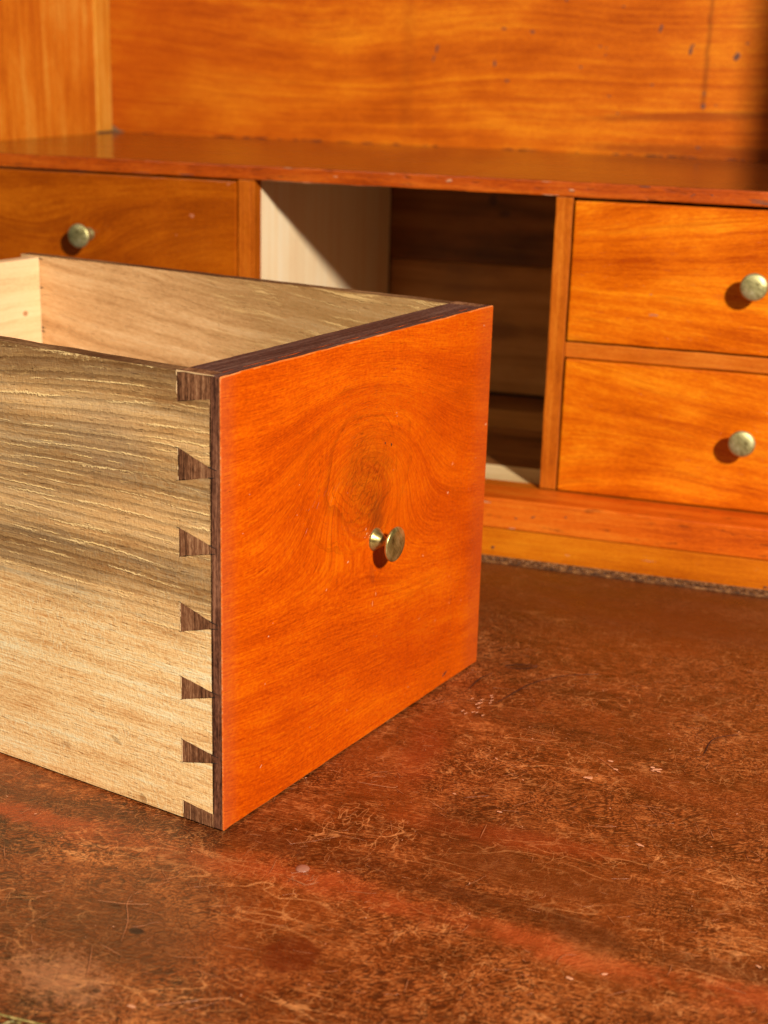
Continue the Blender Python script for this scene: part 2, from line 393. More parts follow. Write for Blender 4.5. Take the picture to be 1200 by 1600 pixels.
M_cback = wood('brown_compartment_back', 'X', 'Z', lin((84, 48, 18)), lin((128, 78, 34)), lin((158, 104, 50)), ring=80, ringL=4, wave=.006, line=.3,
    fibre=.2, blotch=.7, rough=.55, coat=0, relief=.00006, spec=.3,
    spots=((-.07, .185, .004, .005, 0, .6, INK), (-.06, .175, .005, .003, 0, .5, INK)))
M_cback2 = wood('tan_compartment_back', 'X', 'Z', lin((130, 84, 36)), lin((170, 116, 56)), lin((194, 140, 76)), ring=90, ringL=4, wave=.006, line=.3,
    fibre=.2, blotch=.7, rough=.55, coat=0, relief=.00006, spec=.3, seed=4.0)
M_cfloor = wood('pale_compartment_floor', 'X', 'Y', lin((190, 150, 96)), lin((226, 190, 134)), lin((244, 214, 160)), ring=80, ringL=4, wave=.006, line=.2,
    fibre=.2, blotch=.5, rough=.6, coat=0, relief=.00006, spec=.3)
def plain(name, c, rough=.6, metal=0, var=.35, sc_=400):
    g = G(name); n = g.noise(None, sc_, 4, .6)
    cc = g.mix(n*var*2, c, tuple(x*.35 for x in c[:3])+(1,)); g.bump(n, .00008)
    return g.done(cc, rough, metal=metal)
M_pale = plain('raw_wood_chip', lin((205, 140, 98)), .5, var=.15)
M_fibre = plain('torn_pale_fibre', lin((236, 196, 142)), .6, var=.2, sc_=900)
M_dent = plain('old_ink_dent', lin((118, 68, 46)), .5, var=.3)
M_kerf = plain('dark_kerf', lin((46, 28, 18)), .8)
M_scr = plain('leather_scratch', lin((196, 120, 74)), .5, var=.45, sc_=300)
M_flake = plain('pale_flake', lin((222, 150, 108)), .5, var=.25, sc_=600)
M_crack = plain('leather_crack', lin((60, 26, 14)), .6)
def brass(name, a, b, c, ro=.24):
    g = G(name); n = g.noise(None, 170, 3, .5); f = g.noise(g.vec(g.X*900+g.Z*700, g.Z*240-g.X*200, g.Y*500), 1.0, 2, .5)
    colr = g.ramp(n*.6+f*.4, [(.30, a), (.5, b), (.72, c)]); g.bump(n+f*.5, .00008)
    return g.done(colr, g.math('ADD', n*.25, ro), metal=.85)
M_brass = brass('aged_brass', lin((120, 96, 48)), lin((196, 172, 100)), lin((232, 212, 150)), .20)
M_brass2 = brass('dull_brass', lin((128, 116, 70)), lin((188, 178, 120)), lin((220, 214, 168)), .36)

# leather
g = G('worn_red_brown_leather')
warp = g.noise(None, 40, 3)
x, y = g.X, g.Y
big = g.noise(None, 9, 5, .6); mid_ = g.noise(g.vec(x*32, y*48, 1.0), 1.0, 6, .62); sm = g.noise(None, 190, 5, .72)
speck = g.noise(g.vec(x*520+y*160, y*820, 2.0), 1.0, 4, .7)
peb2 = g.noise(g.vec(x*420+y*260+(sm-.5)*3, y*900-x*160, 5.0), 1.0, 2, .6)
vx = g.vec(x*760+(warp-.5)*14+y*200, y*620+(sm-.5)*2.2, 0.0)
peb = g.voro(vx, 1.0, 'DISTANCE_TO_EDGE')
v = big*.26+mid_*.40+sm*.34+(speck-.5)*.36
c = g.ramp(v, [(.37, lin((48, 20, 4))), (.46, lin((100, 44, 11))), (.54, lin((140, 65, 20))), (.66, lin((214, 126, 62)))])
# pebbled grain showing dark where the top coat survives
pm = g.smooth(g.noise(g.vec(x*18, y*26, 7.0), 1.0, 4, .6), .46, .60)
c = g.mix(g.smooth(peb2, .54, .68)*pm*.2, c, lin((198, 122, 64)))
c = g.mix(g.smooth(peb2, .48, .34)*pm*.3, c, lin((44, 18, 5)))
br_ = g.noise(g.vec(x*120+y*60, y*900, 12.0), 1.0, 3, .65)
c = g.mix(g.smooth(br_, .54, .66)*.5, c, lin((206, 126, 66)))
c = g.mix(g.smooth(br_, .45, .30)*.42, c, lin((52, 22, 6)))
# scuffed hair lines
def hair(scale, wd, dist, lo, hi, seed, ax=1.0):
    vv = g.vec(x*ax, y, seed)
    n = g.noise(vv, scale, 1.5, .5, dist)
    return (1.0-g.smooth(abs(n-.5), wd*.15, wd))*g.smooth(g.noise(vv, scale*.7, 3), lo, hi)
patch = g.smooth(g.noise(g.vec(x*16, y*24, 40.0), 1.0, 5, .65), .40, .60)
for (scale, wd, dist, seed, k, ax) in ((70, .012, .5, 1.3, .45, 1), (38, .008, .7, 8.7, .42, .8), (60, .011, .25, 11.7, .55, .35), (60, .012, .25, 21.7, .5, 3.2), (120, .020, .3, 31.7, .45, 1.1)):
    c = g.mix(hair(scale, wd, dist, .46, .60, seed, ax)*k*(patch*.8+.25), c, lin((240, 158, 92)))
# leather grain: small warped cells, pale on the rubbed crowns and dark in the valleys
cell = g.voro(g.vec(x*760+y*180+(warp-.5)*20+(sm-.5)*3, y*980-x*240+(warp-.5)*14, 0.0), 1.0, 'F1')
gm = g.smooth(g.noise(g.vec(x*13, y*19, 90.0), 1.0, 4, .6), .34, .60)
c = g.mix(g.smooth(cell, .42, .12)*gm*.5, c, lin((204, 124, 64)))
c = g.mix(g.smooth(cell, .48, .78)*gm*.75, c, lin((40, 16, 5)))
# glossy worn-smooth islands
isl = g.smooth(g.noise(g.vec(x*11, y*15, 60.0), 1.0, 4, .6), .52, .64)
c = g.mix(isl*.38, c, lin((140, 60, 18)))
isl2 = g.smooth(g.noise(g.vec(x*14, y*20, 80.0), 1.0, 5, .65), .50, .66)
c = g.mix(isl2*.35, c, lin((66, 30, 8)))
# the smoother red band worn along the front edge, and another by the drawer
yb_ = y+.016+g.math('MAXIMUM', x-.02, 0.0)*.115+(mid_-.5)*.008
yb_ = yb_+(big-.5)*.03
band = g.math('EXPONENT', (yb_*(1/.0100))*(yb_*(1/.0100))*-1.0)
rf = g.smooth(g.noise(g.vec(x*14, y*10, 70.0), 1.0, 3), .36, .60, .45, 1.0)
c = g.mix(g.smooth(band+(mid_-.5)*1.9+(sm-.5)*1.3, .30, 1.25)*rf*.62, c, lin((182, 74, 30)))
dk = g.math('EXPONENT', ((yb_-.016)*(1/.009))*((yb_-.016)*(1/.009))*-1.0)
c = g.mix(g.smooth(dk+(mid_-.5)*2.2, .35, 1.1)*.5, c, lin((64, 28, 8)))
b2 = (g.gauss(x, y, .052, .10, .014, .055, .12)+g.gauss(x, y, .115, .036, .06, .012, .0)).min(1.0)
c = g.mix(g.smooth(b2+(mid_-.5)*.8, .4, 1.0)*.42, c, lin((156, 58, 20)))
# broad tone zones, darker towards the back
olive = (g.gauss(x, y, -.01, -.075, .05, .035)+g.gauss(x, y, .125, .012, .06, .018, -.1)).min(1.0)
c = g.mix(g.smooth(olive+(mid_-.5)*.9, .35, 1.0)*.6, c, lin((96, 44, 10)))
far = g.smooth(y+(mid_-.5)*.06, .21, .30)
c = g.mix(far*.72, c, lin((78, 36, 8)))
pale = g.gauss(x, y, -.012, -.105, .03, .018, -.3)
c = g.mix(g.smooth(pale+(sm-.5)*1.6+(speck-.5), .45, 1.0)*.4, c, lin((205, 138, 92)))
spot = (g.gauss(x, y, .0544, -.0667, .0105, .0115))
c = g.mix(g.smooth(spot+(sm-.5)*.4, .3, .6)*.6, c, lin((96, 30, 6)))
for (sx, sy, r, k) in ((-.0008, -.0721, .0022, .95), (.0029, -.1069, .0012, .8), (.0715, .2049, .0050, .5), (-.015, -.060, .0014, .6)):
    c = g.mix(g.smooth(g.gauss(x, y, sx, sy, r*1.5, r)+(sm-.5)*.5, .35, .65)*k, c, lin((44, 18, 8)))
crease = g.noise(g.vec(x*150, y*420+x*60, 3.0), 1.0, 4, .6)
g.bump((peb2*.7-cell*1.1)*(1.0-far)+sm*1.2+speck*.7+crease*.8, .00022)
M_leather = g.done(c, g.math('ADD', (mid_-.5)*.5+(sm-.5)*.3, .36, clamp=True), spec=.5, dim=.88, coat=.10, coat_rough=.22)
g = G('gilt_tooling'); n = g.noise(None, 300, 4, .65)
M_gilt = g.done(g.ramp(n, [(.35, lin((58, 32, 12))), (.5, lin((104, 62, 28))), (.66, lin((150, 102, 56)))]), .6, spec=.3); 
g = G('green_gilt_tooling'); n = g.noise(None, 300, 4, .65)
M_gilt2 = g.done(g.ramp(n, [(.35, lin((60, 56, 24))), (.5, lin((120, 104, 52))), (.66, lin((180, 150, 90)))]), .5, spec=.3)

# ------------------------------------------------------------------ desk
YF, YB, YBASE = .3961, .6864, .3659
ZS0, ZS1, ZL = .2148, .2240, .0371
XW, XR = -.4063, .2820
desk = empty('secretary_desk', (0, 0, 0), 0, 'orange wooden desk interior with small fitted drawers, open compartment and worn leather top', 'desk')
bm = bmesh.new()
bmesh.ops.create_grid(bm, x_segments=150, y_segments=110, size=.5)
for v_ in bm.verts:
    v_.co = Vector((-.07+v_.co.x*.86, .0975+v_.co.y*.537, 0))
    v_.co.z = mn.noise(v_.co*14)*.00035+mn.noise(v_.co*60)*.00012-.00047
lo = [v_ for v_ in bm.verts]
ex = bmesh.ops.extrude_face_region(bm, geom=bm.faces[:])
for v_ in [q for q in ex['geom'] if isinstance(q, bmesh.types.BMVert)]: v_.co.z -= .003
bmesh.ops.recalc_face_normals(bm, faces=bm.faces)
leather = obj('leather_panel', to_mesh(bm, 'leather_panel', True), M_leather, desk, label='worn red brown leather writing surface with scratches')
board('writing_board', (-.52, .40, -.20, .7, -.024, -.0040), M_rail, desk, bev=.002)

# tooled borders: a twisted rope stamped along the back edge, scrolls at the front
def curl(bm, cx, cy, r, ph, wd, z, n=9, turn=1.35):
    pts = []
    for i in range(n):
        t = i/(n-1); a = ph+t*turn*2*math.pi; rr = r*(1-.62*t)
        pts.append((cx+rr*math.cos(a), cy+rr*math.sin(a)))
    ribbon(bm, pts, wd, .0004, z)
bm = bmesh.new(); xx = -.40
board_bm(-.49, .35, .3548, .3655, -.0006, .00035, bev=.0002, seg=.01, wear=.0001, bm=bm)
while xx < .30:
    curl(bm, xx, .3602, .0030, .5, .0006, .0006); curl(bm, xx+.0026, .3600, .0026, 3.6, .0005, .0006)
    
    xx += .0052
for yy in (.3553, .3650): ribbon(bm, [(-.4+i*.01, yy+random.uniform(-.0002, .0002)) for i in range(70)], .0004, .0004, .0004)
obj('tooled_border', to_mesh(bm, 'tooled_border'), M_gilt, leather, label='stamped rope border along the back edge of the leather', kind='stuff')
bm = bmesh.new(); xx = -.12
while xx < .22:
    curl(bm, xx, -.1345, .0046, 1.2, .0007, .0000); curl(bm, xx+.004, -.1375, .004, 4.4, .0006, .0000, turn=.9)
    ribbon(bm, smoothpath([(xx-.003, -.1425), (xx+.001, -.137), (xx+.006, -.1300)], 4), .0007, .0004)
    xx += .0072
ribbon(bm, [(-.15+i*.008, -.1285+random.uniform(-.0003, .0003)) for i in range(48)], .0006, .0004)
obj('tooled_border', to_mesh(bm, 'tooled_border'), M_gilt2, leather, label='faded green gilt scroll border near the front corner', kind='stuff')
# scratches, flakes and cracks
bm = bmesh.new()
def wander(x0, y0, ang, ln, n=7, curve=.3):
    pts = [(x0, y0)]
    for i in range(n):
        ang += random.uniform(-curve, curve); x0 += math.cos(ang)*ln/n; y0 += math.sin(ang)*ln/n; pts.append((x0, y0))
    return pts
for i in range(750):
    X_, Y_ = random.uniform(-.12, .26), random.uniform(-.13, .25)
    L_ = random.choice((.002, .003, .003, .005, .007, .011)); wander_ = wander(X_, Y_, random.uniform(0, 6.28), L_, curve=random.choice((.03, .08, .2, .45)))
    ribbon(bm, wander_, random.choice((.00006, .00009, .00012, .00018)), .00003, .0)
for a in (((.0247, -.1078), (.0300, -.1045), (.0361, -.1009)), ((-.0125, -.052), (-.0112, -.0585), (-.0060, -.068), (-.0023, -.0796)), ((.125, .118), (.131, .112), (.139, .104)),
          ((-.022, -.060), (-.012, -.0585), (-.004, -.0560)), ((-.010, -.086), (-.006, -.095), (-.003, -.103)), ((.035, .058), (.0494, .0584), (.052, .0600))):
    ribbon(bm, smoothpath(a, 6), .00022, .00008, .0)
obj('scratches', to_mesh(bm, 'scratches'), M_scr, leather, kind='stuff')
bm = bmesh.new()
for i in range(90):
    s_ = random.choice((.0002, .0003, .0004)); fleck(bm, (random.uniform(-.10, .24), random.uniform(-.12, .22), 0), s_*random.uniform(1, 2), s_*.6, random.uniform(0, 3), 'xy', .00008)
for (a, b, r) in ((.0175, -.1109, .0017), (.1513, .1146, .0022), (.1495, .1160, .0014), (.1524, .1130, .0012), (.1500, .1128, .0010), (.1531, .1155, .0008), (.1315, .1155, .0017), (.1349, .1084, .0013), (.1457, -.0478, .0016), (.1563, -.0416, .0014), (.0758, .0625, .0010),
                  (.0968, .0542, .0013), (.1255, .0966, .0024), (.1545, .0478, .0018), (.0842, .1000, .0010), (.2045, -.0193, .0012), (.0517, -.0118, .0007)):
    fleck(bm, (a, b, 0), r, r*.45, random.uniform(-.5, .5), 'xy', .00012, n=11)
for i in range(16): fleck(bm, (.062+random.uniform(-.006, .006), .150+random.uniform(-.010, .014), 0), .0012, .0003, 1.0, 'xy', .0001)
obj('leather_flakes', to_mesh(bm, 'leather_flakes'), M_flake, leather, kind='stuff')
bm = bmesh.new()
for i in range(26):
    a_ = random.uniform(0, 6.28); q_ = random.uniform(.002, .0055)
    ribbon(bm, wander(.0415+q_*math.cos(a_), -.0205+q_*math.sin(a_), a_+1.57, .003, 5, .25), .00010, .00003)
obj('scuff_ring', to_mesh(bm, 'scuff_ring'), M_scr, leather, kind='stuff')
bm = bmesh.new()
for a in (((.0700, .1560), (.0731, .1640), (.0809, .1848), (.0936, .1998), (.1096, .2086)), ((.1690, .1362), (.1716, .1539), (.1820, .1635)), ((.0537, .1660), (.0559, .1817), (.0600, .1900)),
          ((.0639, .2019), (.0700, .2060), (.0790, .2078)), ((.0650, .2000), (.0720, .2010), (.0790, .2060))):
    ribbon(bm, smoothpath(a, 6), .0004, .0001, .0)
obj('leather_cracks', to_mesh(bm, 'leather_cracks'), M_crack, leather, kind='stuff')
bm = lathe([(0, .0010), (.0012, .0009), (.0023, .0005), (.0028, 0), (.0028, -.001)], 22, (0, 0, 1), (.0383, -.0139, -.0004), wob=.1)
M_blister = plain('leather_blister', lin((170, 108, 84)), .35, var=.3, sc_=500)
obj('blister', to_mesh(bm, 'blister', True), M_blister, leather, label='pale raised oval blister on the leather')

# ledge and base rails
board('base_rail', (-.42, .35, YBASE, YBASE+.03, .0180, .0369), M_base1, desk, bev=.0012, wear=.0003, label='upper orange red base rail with small nicks')
board('base_rail', (-.42, .35, YBASE+.0006, YBASE+.03, -.003, .0176), M_base2, desk, bev=.0005, label='lower yellow base rail above the leather')
board('ledge', (-.42, .35, YBASE+.0302, YF+.012, .028, .0367), M_rail, desk, bev=.0004)
bm = bmesh.new()
for (a, b, rx, ry, ro) in ((.0295, .0257, .0012, .0009, 0), (.0401, .0278, .0022, .0006, .5), (.0521, .0232, .0016, .001, 0), (.1479, .0214, .0034, .0010, .3), (.1479, .0200, .0020, .0006, -.3), (.1788, .0019, .0014, .0008, 0), (.0162, .0057, .0014, .0009, .2), (.0598, .0300, .0010, .0008, 0)):
    fleck(bm, (a, YBASE+.0001, b), rx, ry, ro, 'xz', .00012)
obj('nicks', to_mesh(bm, 'nicks'), M_dent, desk, kind='stuff')
bm = bmesh.new()
for (a, b, rx, ry) in ((.1449, .0048, .0022, .0007), (.0275, .0192, .0030, .0005), (.0100, .0340, .0040, .0006), (.062, .0062, .002, .0004), (.11, .009, .006, .0002)):
    fleck(bm, (a, YBASE+.0001+(.0006 if b < .018 else 0), b), rx, ry, .0, 'xz', .00012)
obj('pale_nicks', to_mesh(bm, 'pale_nicks'), M_pale, desk, kind='stuff')

# shelf slab
bm = board_bm(XW, XR, YF-.0004, YB-.0008, ZS0, ZS1-.0003, bev=.0011, seg=.012, wear=.00035)
me = to_mesh(bm, 'shelf')
shelf = obj('shelf', me, [M_shelf, M_shelfedge], desk, label='long shelf board above the little drawers')
for p_ in me.polygons:
    if p_.normal.y < -.35: p_.material_index = 1
bm = bmesh.new()
for (a, b, rx, ry, ro) in ((-.1000, .2195, .0018, .0005, 0), (-.0284, .2206, .0022, .0009, .25), (.0453, .2187, .0019, .0008, -.1), (-.1187, .2150, .0035, .0003, 0), (.0330, .2154, .006, .0003, 0), (-.0645, .2228, .003, .0003, 0), (-.131, .2232, .004, .0003, 0), (.030, .2228, .004, .0003, 0)):
    fleck(bm, (a, YF-.0005, b), rx, ry, ro, 'xz', .00015)
obj('chips', to_mesh(bm, 'chips'), M_pale, shelf, kind='stuff')
bm = bmesh.new()
for (a, b, rx, ry, ro) in ((.0873, .2228, .0035, .0005, 0), (.1151, .2194, .0018, .0005, .6), (.1258, .2199, .0008, .0005, 0), (.1550, .2168, .009, .0007, -.06), (.1520, .2182, .007, .0005, -.06), (.0457, .2181, .0018, .0003, -.1), (-.0284, .2199, .0022, .0003, .25), (-.2005, .2160, .006, .0005, 0), (-.23, .2158, .009, .0003, 0)):
    fleck(bm, (a, YF-.0005, b), rx, ry, ro, 'xz', .00017)
obj('dark_nicks', to_mesh(bm, 'dark_nicks'), M_dent, shelf, kind='stuff')

# back panel, side walls
backp = board('back_panel', (XW, XR, YB, YB+.010, ZS0-.004, .62), M_back, desk, bev=.0003, wear=0, label='tall honey back board with ink dents')
bm = bmesh.new()
for (a, b, rx, ry, ro) in ((-.0475, .3112, .002, .0016, 0), (-.0696, .3131, .0022, .001, 0), (-.1223, .2975, .0013, .0038, -.25), (-.1250, .2900, .0008, .0035, -.3), (-.0759, .2872, .0014, .0032, -.1), (-.0656, .2752, .0020, .0016, 0),
        (.0099, .3009, .001, .0008, 0), (.0094, .2960, .0008, .0008, 0), (.0492, .3156, .0015, .0042, -.3), (.0725, .3003, .0018, .0040, -.1), (.0735, .3040, .0026, .0010, .3), (.1064, .2972, .0034, .0040, -.2),
        (.1128, .3063, .0022, .0010, .1), (-.0091, .2866, .0014, .001, 0), (.0459, .2752, .0014, .001, .5), (.0215, .2539, .0012, .001, 0), (.0143, .2663, .0018, .0008, 0), (.0839, .2311, .0022, .0012, 0),
        (.0939, .2620, .001, .0008, 0), (-.0229, .3345, .002, .001, 0), (.0207, .3306, .0016, .001, 0), (.0050, .3020, .0016, .0008, 0), (.0850, .2612, .0020, .0026, 0), (.0849, .2700, .0010, .0022, 0)):
    fleck(bm, (a, YB+.0001, b), rx, ry, ro, 'xz', .00015, n=10)
obj('ink_dents', to_mesh(bm, 'ink_dents'), M_dent, backp, kind='stuff')
board('side_wall', (XW-.012, XW, YF, YB-.026, ZS0, .62), M_wall, desk, bev=.0003, wear=0, label='left side wall with upright grain')
board('corner_strip', (XW-.012, XW+.0012, YB-.0255, YB-.0004, ZS1+.0006, .62), M_strip, desk, bev=.0010, wear=.0002)
board('side_wall', (XR, XR+.012, YF, YB, ZS0, .62), M_wall, desk, bev=.0003, wear=0)

bm = bmesh.new(); prism([(XW+.0013, ZS1), (XW+.0125, ZS1), (XW+.006, ZS1+.0022), (XW+.0013, ZS1+.0055)], 'y', YB-.0012, YB+.0002, bm)
obj('corner_filler', to_mesh(bm, 'corner_filler'), plain('grey_filler', lin((150, 110, 74)), .6), desk)
bm = bmesh.new()
for i in range(60):
    fleck(bm, (random.uniform(-.39, .20), YB+.0001, ZS1+random.uniform(-.0003, .0002)), random.uniform(.001, .008), random.uniform(.0002, .0005), random.uniform(-.03, .03), 'xz', .0002, n=8)
obj('dark_gap_flecks', to_mesh(bm, 'dark_gap_flecks'), M_crack, backp, kind='stuff')  # dark flecks scattered along the joint of shelf and back panel

# dividers, rails, compartment
for (a, b) in ((-.1650, -.1560), (.0366, .0468)):
    dv = board('divider', (a, b, YF+.0006, YF+.012, .0373, ZS0-.0002), M_div, desk, bev=.0006, seg=.006, wear=.00025)
board('divider_board', (-.1643, -.1540, YF+.0122, YB-.0086, .030, ZS0-.0003), M_lining, desk, bev=.0004, label='pale wooden partition lining the open compartment')
board('facing_strip', (-.1558, -.1540, YF+.0010, YF+.012, .0373, ZS0-.0003), M_div, desk, bev=.0003, seg=.01)
board('divider_board', (.0385, .0450, YF+.0122, YB-.0086, .030, ZS0-.0003), M_lining, desk, bev=.0004)
board('drawer_rail', (.0470, .288, YF+.0018, YF+.020, .1203, .1295), M_rail, desk, bev=.0007, wear=.0002)
board('drawer_rail', (-.406, -.1652, YF+.0018, YF+.020, .1203, .1295), M_rail, desk, bev=.0007, wear=.0002)
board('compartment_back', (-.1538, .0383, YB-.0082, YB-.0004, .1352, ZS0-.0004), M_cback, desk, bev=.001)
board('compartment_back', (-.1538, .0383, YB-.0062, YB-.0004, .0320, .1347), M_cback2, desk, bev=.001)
board('compartment_floor', (-.1538, .0383, YF+.0124, .4440, .028, .0363), M_cfloor, desk, bev=.0006, label='pale compartment floorboard')
board('back_lining', (-.42, .30, YB-.0003, YB+.012, -.003, ZS0-.0045), M_kerf, desk, bev=.0003)
board('under_floor', (-.1538, .0383, YF+.0124, YB-.0064, .012, .0216), M_kerf, desk, bev=.0003)
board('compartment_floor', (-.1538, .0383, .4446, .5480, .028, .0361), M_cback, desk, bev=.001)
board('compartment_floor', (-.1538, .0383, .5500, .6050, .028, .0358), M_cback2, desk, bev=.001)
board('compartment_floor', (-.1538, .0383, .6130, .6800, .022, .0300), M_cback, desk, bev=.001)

# knobs
def knob_mesh(seg=44):
    bm = lathe([(.0051, -.0002), (.0051, .0004), (.0047, .0009), (.0040, .0018), (.0030, .0032), (.0022, .0048), (.0019, .0062), (.0019, .0074), (.0026, .0084),
                (.0060, .0090), (.0074, .0093), (.0077, .0097), (.0077, .0103), (.0073, .01065), (.0050, .0109), (0, .0111)], seg, wob=.01)
    return to_mesh(bm, 'knob', True)
def knob_mesh_dome(seg=40):
    bm = lathe([(.0042, -.0002), (.0042, .0008), (.0036, .0014), (.0030, .0028), (.0028, .0062), (.0028, .0096), (.0034, .0108), (.0066, .0114), (.0075, .0120), (.0078, .0128),
                (.0076, .0136), (.0066, .0142), (.0040, .0148), (0, .0150)], seg, wob=.012)
    return to_mesh(bm, 'knob', True)
kd = knob_mesh_dome(); kd.materials.append(M_brass2)
def fitted(x0, x1, z0, z1, mat, kx, kz, label=None):
    d = obj('drawer', to_mesh(board_bm(x0, x1, YF-.0002, YF+.016, z0, z1, bev=.0010, seg=.01, wear=.0002), 'drawer'), mat, desk, label=label)
    k = bpy.data.objects.new('knob', kd); col.objects.link(k); k.parent = d; k.location = (kx, YF-.0002, kz)
    k.rotation_euler = (random.uniform(-.05, .05), random.uniform(0, 6), random.uniform(-.05, .05))
    return d
fitted(.0480, .2640, .1308, .2130, M_draw_a, .1543, .1715, 'upper right fitted drawer with a brass knob')
fitted(.0480, .2640, .0376, .1196, M_draw_b, .1562, .0815, 'lower right fitted drawer with a brass knob')
fitted(-.3900, -.1658, .1308, .2136, M_draw_c, -.2700, .1750, 'upper left fitted drawer with a brass knob')
fitted(-.3900, -.1658, .0376, .1196, M_draw_c, -.2675, .0815)
bm = bmesh.new()
for (a, b, rx, ry, ro) in ((-.1965, .1907, .0020, .0014, 0), (-.2074, .1780, .0012, .0004, .4), (.0978, .1499, .0040, .0010, .0), (.0961, .1617, .0014, .0004, .2), (-.171, .2115, .0014, .0008, 0)):
    fleck(bm, (a, YF-.0002, b), rx, ry, ro, 'xz', .0001)
obj('drawer_nicks', to_mesh(bm, 'drawer_nicks'), plain('pinkish_nick', lin((190, 110, 70)), .5, var=.2), desk, kind='stuff')

# ------------------------------------------------------------------ the pulled-out drawer standing on the leather
TH = 1.3312; H = .180; W = .2071; T = .0197; LAP = .0050; TS = .0075
dr = empty('drawer', (0, 0, 0), TH, 'pulled-out box drawer with an orange front and dovetailed pale sides standing on the leather', 'drawer')
pins = [  # wide end z-top, z-bottom at v=T ; narrow end z-top, z-bottom at v=LAP
    (.1800, .1685, .1800, .1713), (.1510, .1388, .1459, .1421), (.1203, .1092, .1161, .1130), (.0909, .0791, .0861, .0835),
    (.0606, .0512, .0577, .0556), (.0342, .0245, .0315, .0282), (.0076, .0, .0060, .0)]
# front board: lap + inner block in one body
def front_body():
    bm = board_bm(0, W, 0, LAP-.0001, 0.0003, H, bev=.0006, seg=.004, wear=.00022)
    board_bm(TS+.0001, W-TS-.0001, LAP-.0001, T, .0004, H-.0001, bev=.0003, seg=.006, wear=.0001, bm=bm)
    me = to_mesh(bm, 'front_board')
    return me
me = front_body()
fb = obj('front_board', me, [M_front, M_endgrain, M_topedge, M_inner], dr, label='orange varnished front with a dark whorl above the knob')
M_wornedge = yew('worn_orange_edge', 'X', 'Z', cols=(lin((190, 78, 20)), lin((232, 118, 44)), lin((245, 170, 110))), ring=400)
me.materials.append(M_wornedge); me.materials.append(M_lap)
for p_ in me.polygons:
    n_ = p_.normal
    if n_.y < -.93: i_ = 0
    elif n_.y < -.25 and p_.center.y < .0015: i_ = 4
    elif abs(n_.x) > .6: i_ = 1 if p_.center.y > LAP*1.2 else 5
    elif n_.z > .4: i_ = 2
    elif n_.y > .6: i_ = 3
    else: i_ = 1
    p_.material_index = i_
gap = .00016
for side_ in (0, 1):
    for k_, (a, b, c_, d_) in enumerate(pins):
        # outline (v, z)
        top = jitter_line((LAP-.0002, c_), (T, a), 6, .0002); rgt = jitter_line((T, a), (T, b), 3, .00012)[1:-1]
        bot = jitter_line((T, b), (LAP-.0002, d_), 6, .0002)
        if k_ == 0: top = [(LAP-.0002, H-.0002), (T, H-.0002)]
        if k_ == 6: bot = [(T, .0004), (LAP-.0002, .0004)]
        poly = top+rgt+bot
        x0, x1 = (.00005, TS+.0001) if side_ == 0 else (W-TS-.0001, W-.00005)
        obj('dovetail_pin', to_mesh(prism(poly, 'x', x0, x1), 'dovetail_pin'), M_pin, fb)
# kerf overcuts at the pins
bm = bmesh.new()
for (a, b, c_, d_) in pins[1:-1]:
    for (z1_, zz, s_) in ((a, c_, 1), (b, d_, -1)):
        z2_ = zz-(z1_-zz)*.12
        for (v0, w0, v1, w1) in ((LAP+.0008, zz+(z1_-zz)*.05, LAP-.0032*random.uniform(.4, 1), z2_), (T-.0002, z1_, T+random.uniform(.0004, .0016), z1_+(z1_-zz)*.06)):
            dv = .00017
            bm2 = prism([(v0, w0-dv), (v1, w1-dv*.3), (v1, w1+dv*.3), (v0, w0+dv)], 'x', -.00006, .001, bm)
obj('saw_kerfs', to_mesh(bm, 'saw_kerfs'), M_kerf, fb, kind='stuff')
# scribe line where the pins end
def side_board(near):
    hend = .1812 if near else .1790; END = .2960
    # outline (v,z) with dovetail notches
    out = []
    zlist = list(pins)
    pts = [(LAP+gap, zlist[0][3]-gap)]          # below the top half pin at the lap
    poly = []
    # start at top back of top half pin, go down
    poly += [(T+gap, H-.0003)]
    poly += jitter_line((T+gap, zlist[0][1]-gap), (LAP+gap, zlist[0][3]-gap), 6, .00010)
    for k_ in range(1, 7):
        a, b, c_, d_ = zlist[k_]
        poly += jitter_line((LAP+gap, c_+gap), (T+gap, a+gap), 6, .00012)
        if k_ < 6: poly += jitter_line((T+gap, b-gap), (LAP+gap, d_-gap), 6, .00012)
    poly += [(T+gap, .0004)]
    bot = [(T+(END-T)*i/30, .0004+abs(mn.noise(Vector((i*.6, 3, 0))))*.0003) for i in range(1, 31)]
    topl = []
    for i in range(60, 0, -1):
        t = i/60; v_ = T+(END-T)*t
        z_ = H-.0003+(hend-H)*t+mn.noise(Vector((v_*60, 7 if near else 1, 0)))*.00035
        topl.append((v_, z_))
    poly = poly+bot+topl
    x0, x1 = (0.0, TS) if near else (W-TS, W)
    bm = bmesh.new()
    prism(poly, 'x', x0, x1, bm)
    me = to_mesh(bm, 'side_board')
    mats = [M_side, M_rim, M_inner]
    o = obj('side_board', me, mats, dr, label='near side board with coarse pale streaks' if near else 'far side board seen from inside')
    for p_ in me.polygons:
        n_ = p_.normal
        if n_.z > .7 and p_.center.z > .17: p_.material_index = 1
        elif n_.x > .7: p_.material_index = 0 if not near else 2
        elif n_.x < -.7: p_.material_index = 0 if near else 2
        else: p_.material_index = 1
    return o
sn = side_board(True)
bm = bmesh.new()
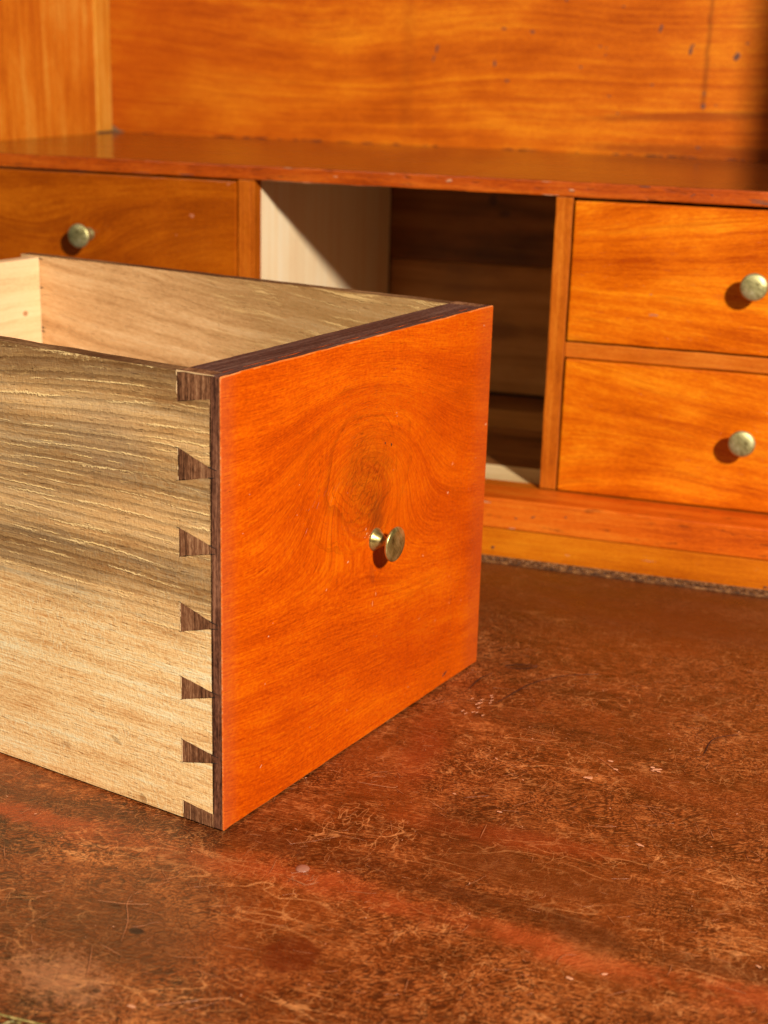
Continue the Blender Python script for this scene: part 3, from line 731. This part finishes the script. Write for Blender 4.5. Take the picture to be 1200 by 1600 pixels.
for k_, (a, b, c_, d_) in enumerate(pins):
    if k_ in (2, 6): lo_, hi_ = b+(a-b)*.3, a
    else: lo_, hi_ = b, a
    z_ = lo_
    while z_ < hi_:
        ln_ = random.uniform(.0008, .0035); wd_ = random.uniform(.00010, .00042)
        if random.random() < .68:
            z2 = min(hi_, z_+ln_)
            prism([(T+.0001, z_), (T+.0001, z2), (T+.0001+wd_*.5, z2), (T+.0001+wd_, (z_+z2)/2+random.uniform(-.0003, .0003)), (T+.0001+wd_*.4, z_)], 'x', -.00014, .0006, bm)
        z_ += ln_
prism([(.0030, H+.00002), (T, H+.00002), (T+.0003, H-.0002), (T, H-.0007), (.016, H-.0002), (.011, H-.0004), (.0030, H-.0001)], 'x', -.00012, .0004, bm)
obj('torn_fibres', to_mesh(bm, 'torn_fibres'), M_fibre, sn, kind='stuff'); sf = side_board(False)
bb = board('back_board', (TS+.0001, W-TS-.0001, .2820, .2905, .010, .1778), M_cream, dr, bev=.0005, label='cream back board with a small knot')
board('bottom_board', (TS+.0002, W-TS-.0002, T+.0002, .2818, .008, .0135), M_cream, dr, bev=.0003)
bm = bmesh.new()
for z_, ln_ in ((.1773, .0028), (.1612, .0022), (.1387, .0026), (.1365, .002)):
    fleck(bm, (0, 0, 0), .0001, .0001, 0, 'xy', .0001, n=4)
    prism([(.2818-ln_, z_-.0003), (.2830, z_-.0004), (.2830, z_+.0004), (.2818-ln_*.3, z_+.0002)], 'x', W-TS-.0003, W-TS+.001, bm)
obj('saw_kerfs', to_mesh(bm, 'saw_kerfs'), M_kerf, sf, kind='stuff')
# knob of the loose drawer
k = obj('knob', knob_mesh(), M_brass, dr, label='brass knob with a thin flat disc'); k.location = (.1068, 0, .0915); k.rotation_euler = (.03, 0, .0)
# nicks in the varnish
bm = bmesh.new()
for (a, b, rx, ry, ro) in ((.0999, .0958, .0007, .0004, 1.0), (.0992, .0980, .0009, .0004, 1.0), (.0985, .0945, .0004, .0004, 0), (.0858, .0871, .0009, .0004, .6), (.1489, .0725, .0006, .0005, 0), (.0696, .0793, .0007, .0003, .9),
        (.1733, .1105, .0010, .0003, .9), (.1702, .0974, .0007, .0007, 0), (.0294, .0720, .0005, .0004, 0), (.0246, .0181, .0010, .0002, .6), (.1987, .1716, .0008, .0004, 0), (.2050, .1232, .0008, .0008, 0), (.0019, .1632, .0003, .0003, 0), (.106, .062, .0003, .0016, 0), (.1085, .066, .0003, .001, 0)):
    fleck(bm, (a, 0, b), rx, ry, ro, 'xz', .00008, n=8)
for i in range(26): fleck(bm, (random.uniform(.01, .20), 0, random.uniform(.01, .17)), random.uniform(.0002, .0005), .00018, random.uniform(0, 1.2), 'xz', .00006, n=6)
obj('varnish_nicks', to_mesh(bm, 'varnish_nicks'), M_flake, fb, kind='stuff')
bm = bmesh.new()
fleck(bm, (.1742, 0, .0054), .0028, .0005, .35, 'xz', .00008)
for (a, b) in ((.1184, .1310), (.0019, .165), (.1131, .1329)): fleck(bm, (a, 0, b), .0005, .0007, 0, 'xz', .00008, n=7)
obj('dark_nicks', to_mesh(bm, 'dark_nicks'), M_kerf, fb, kind='stuff')
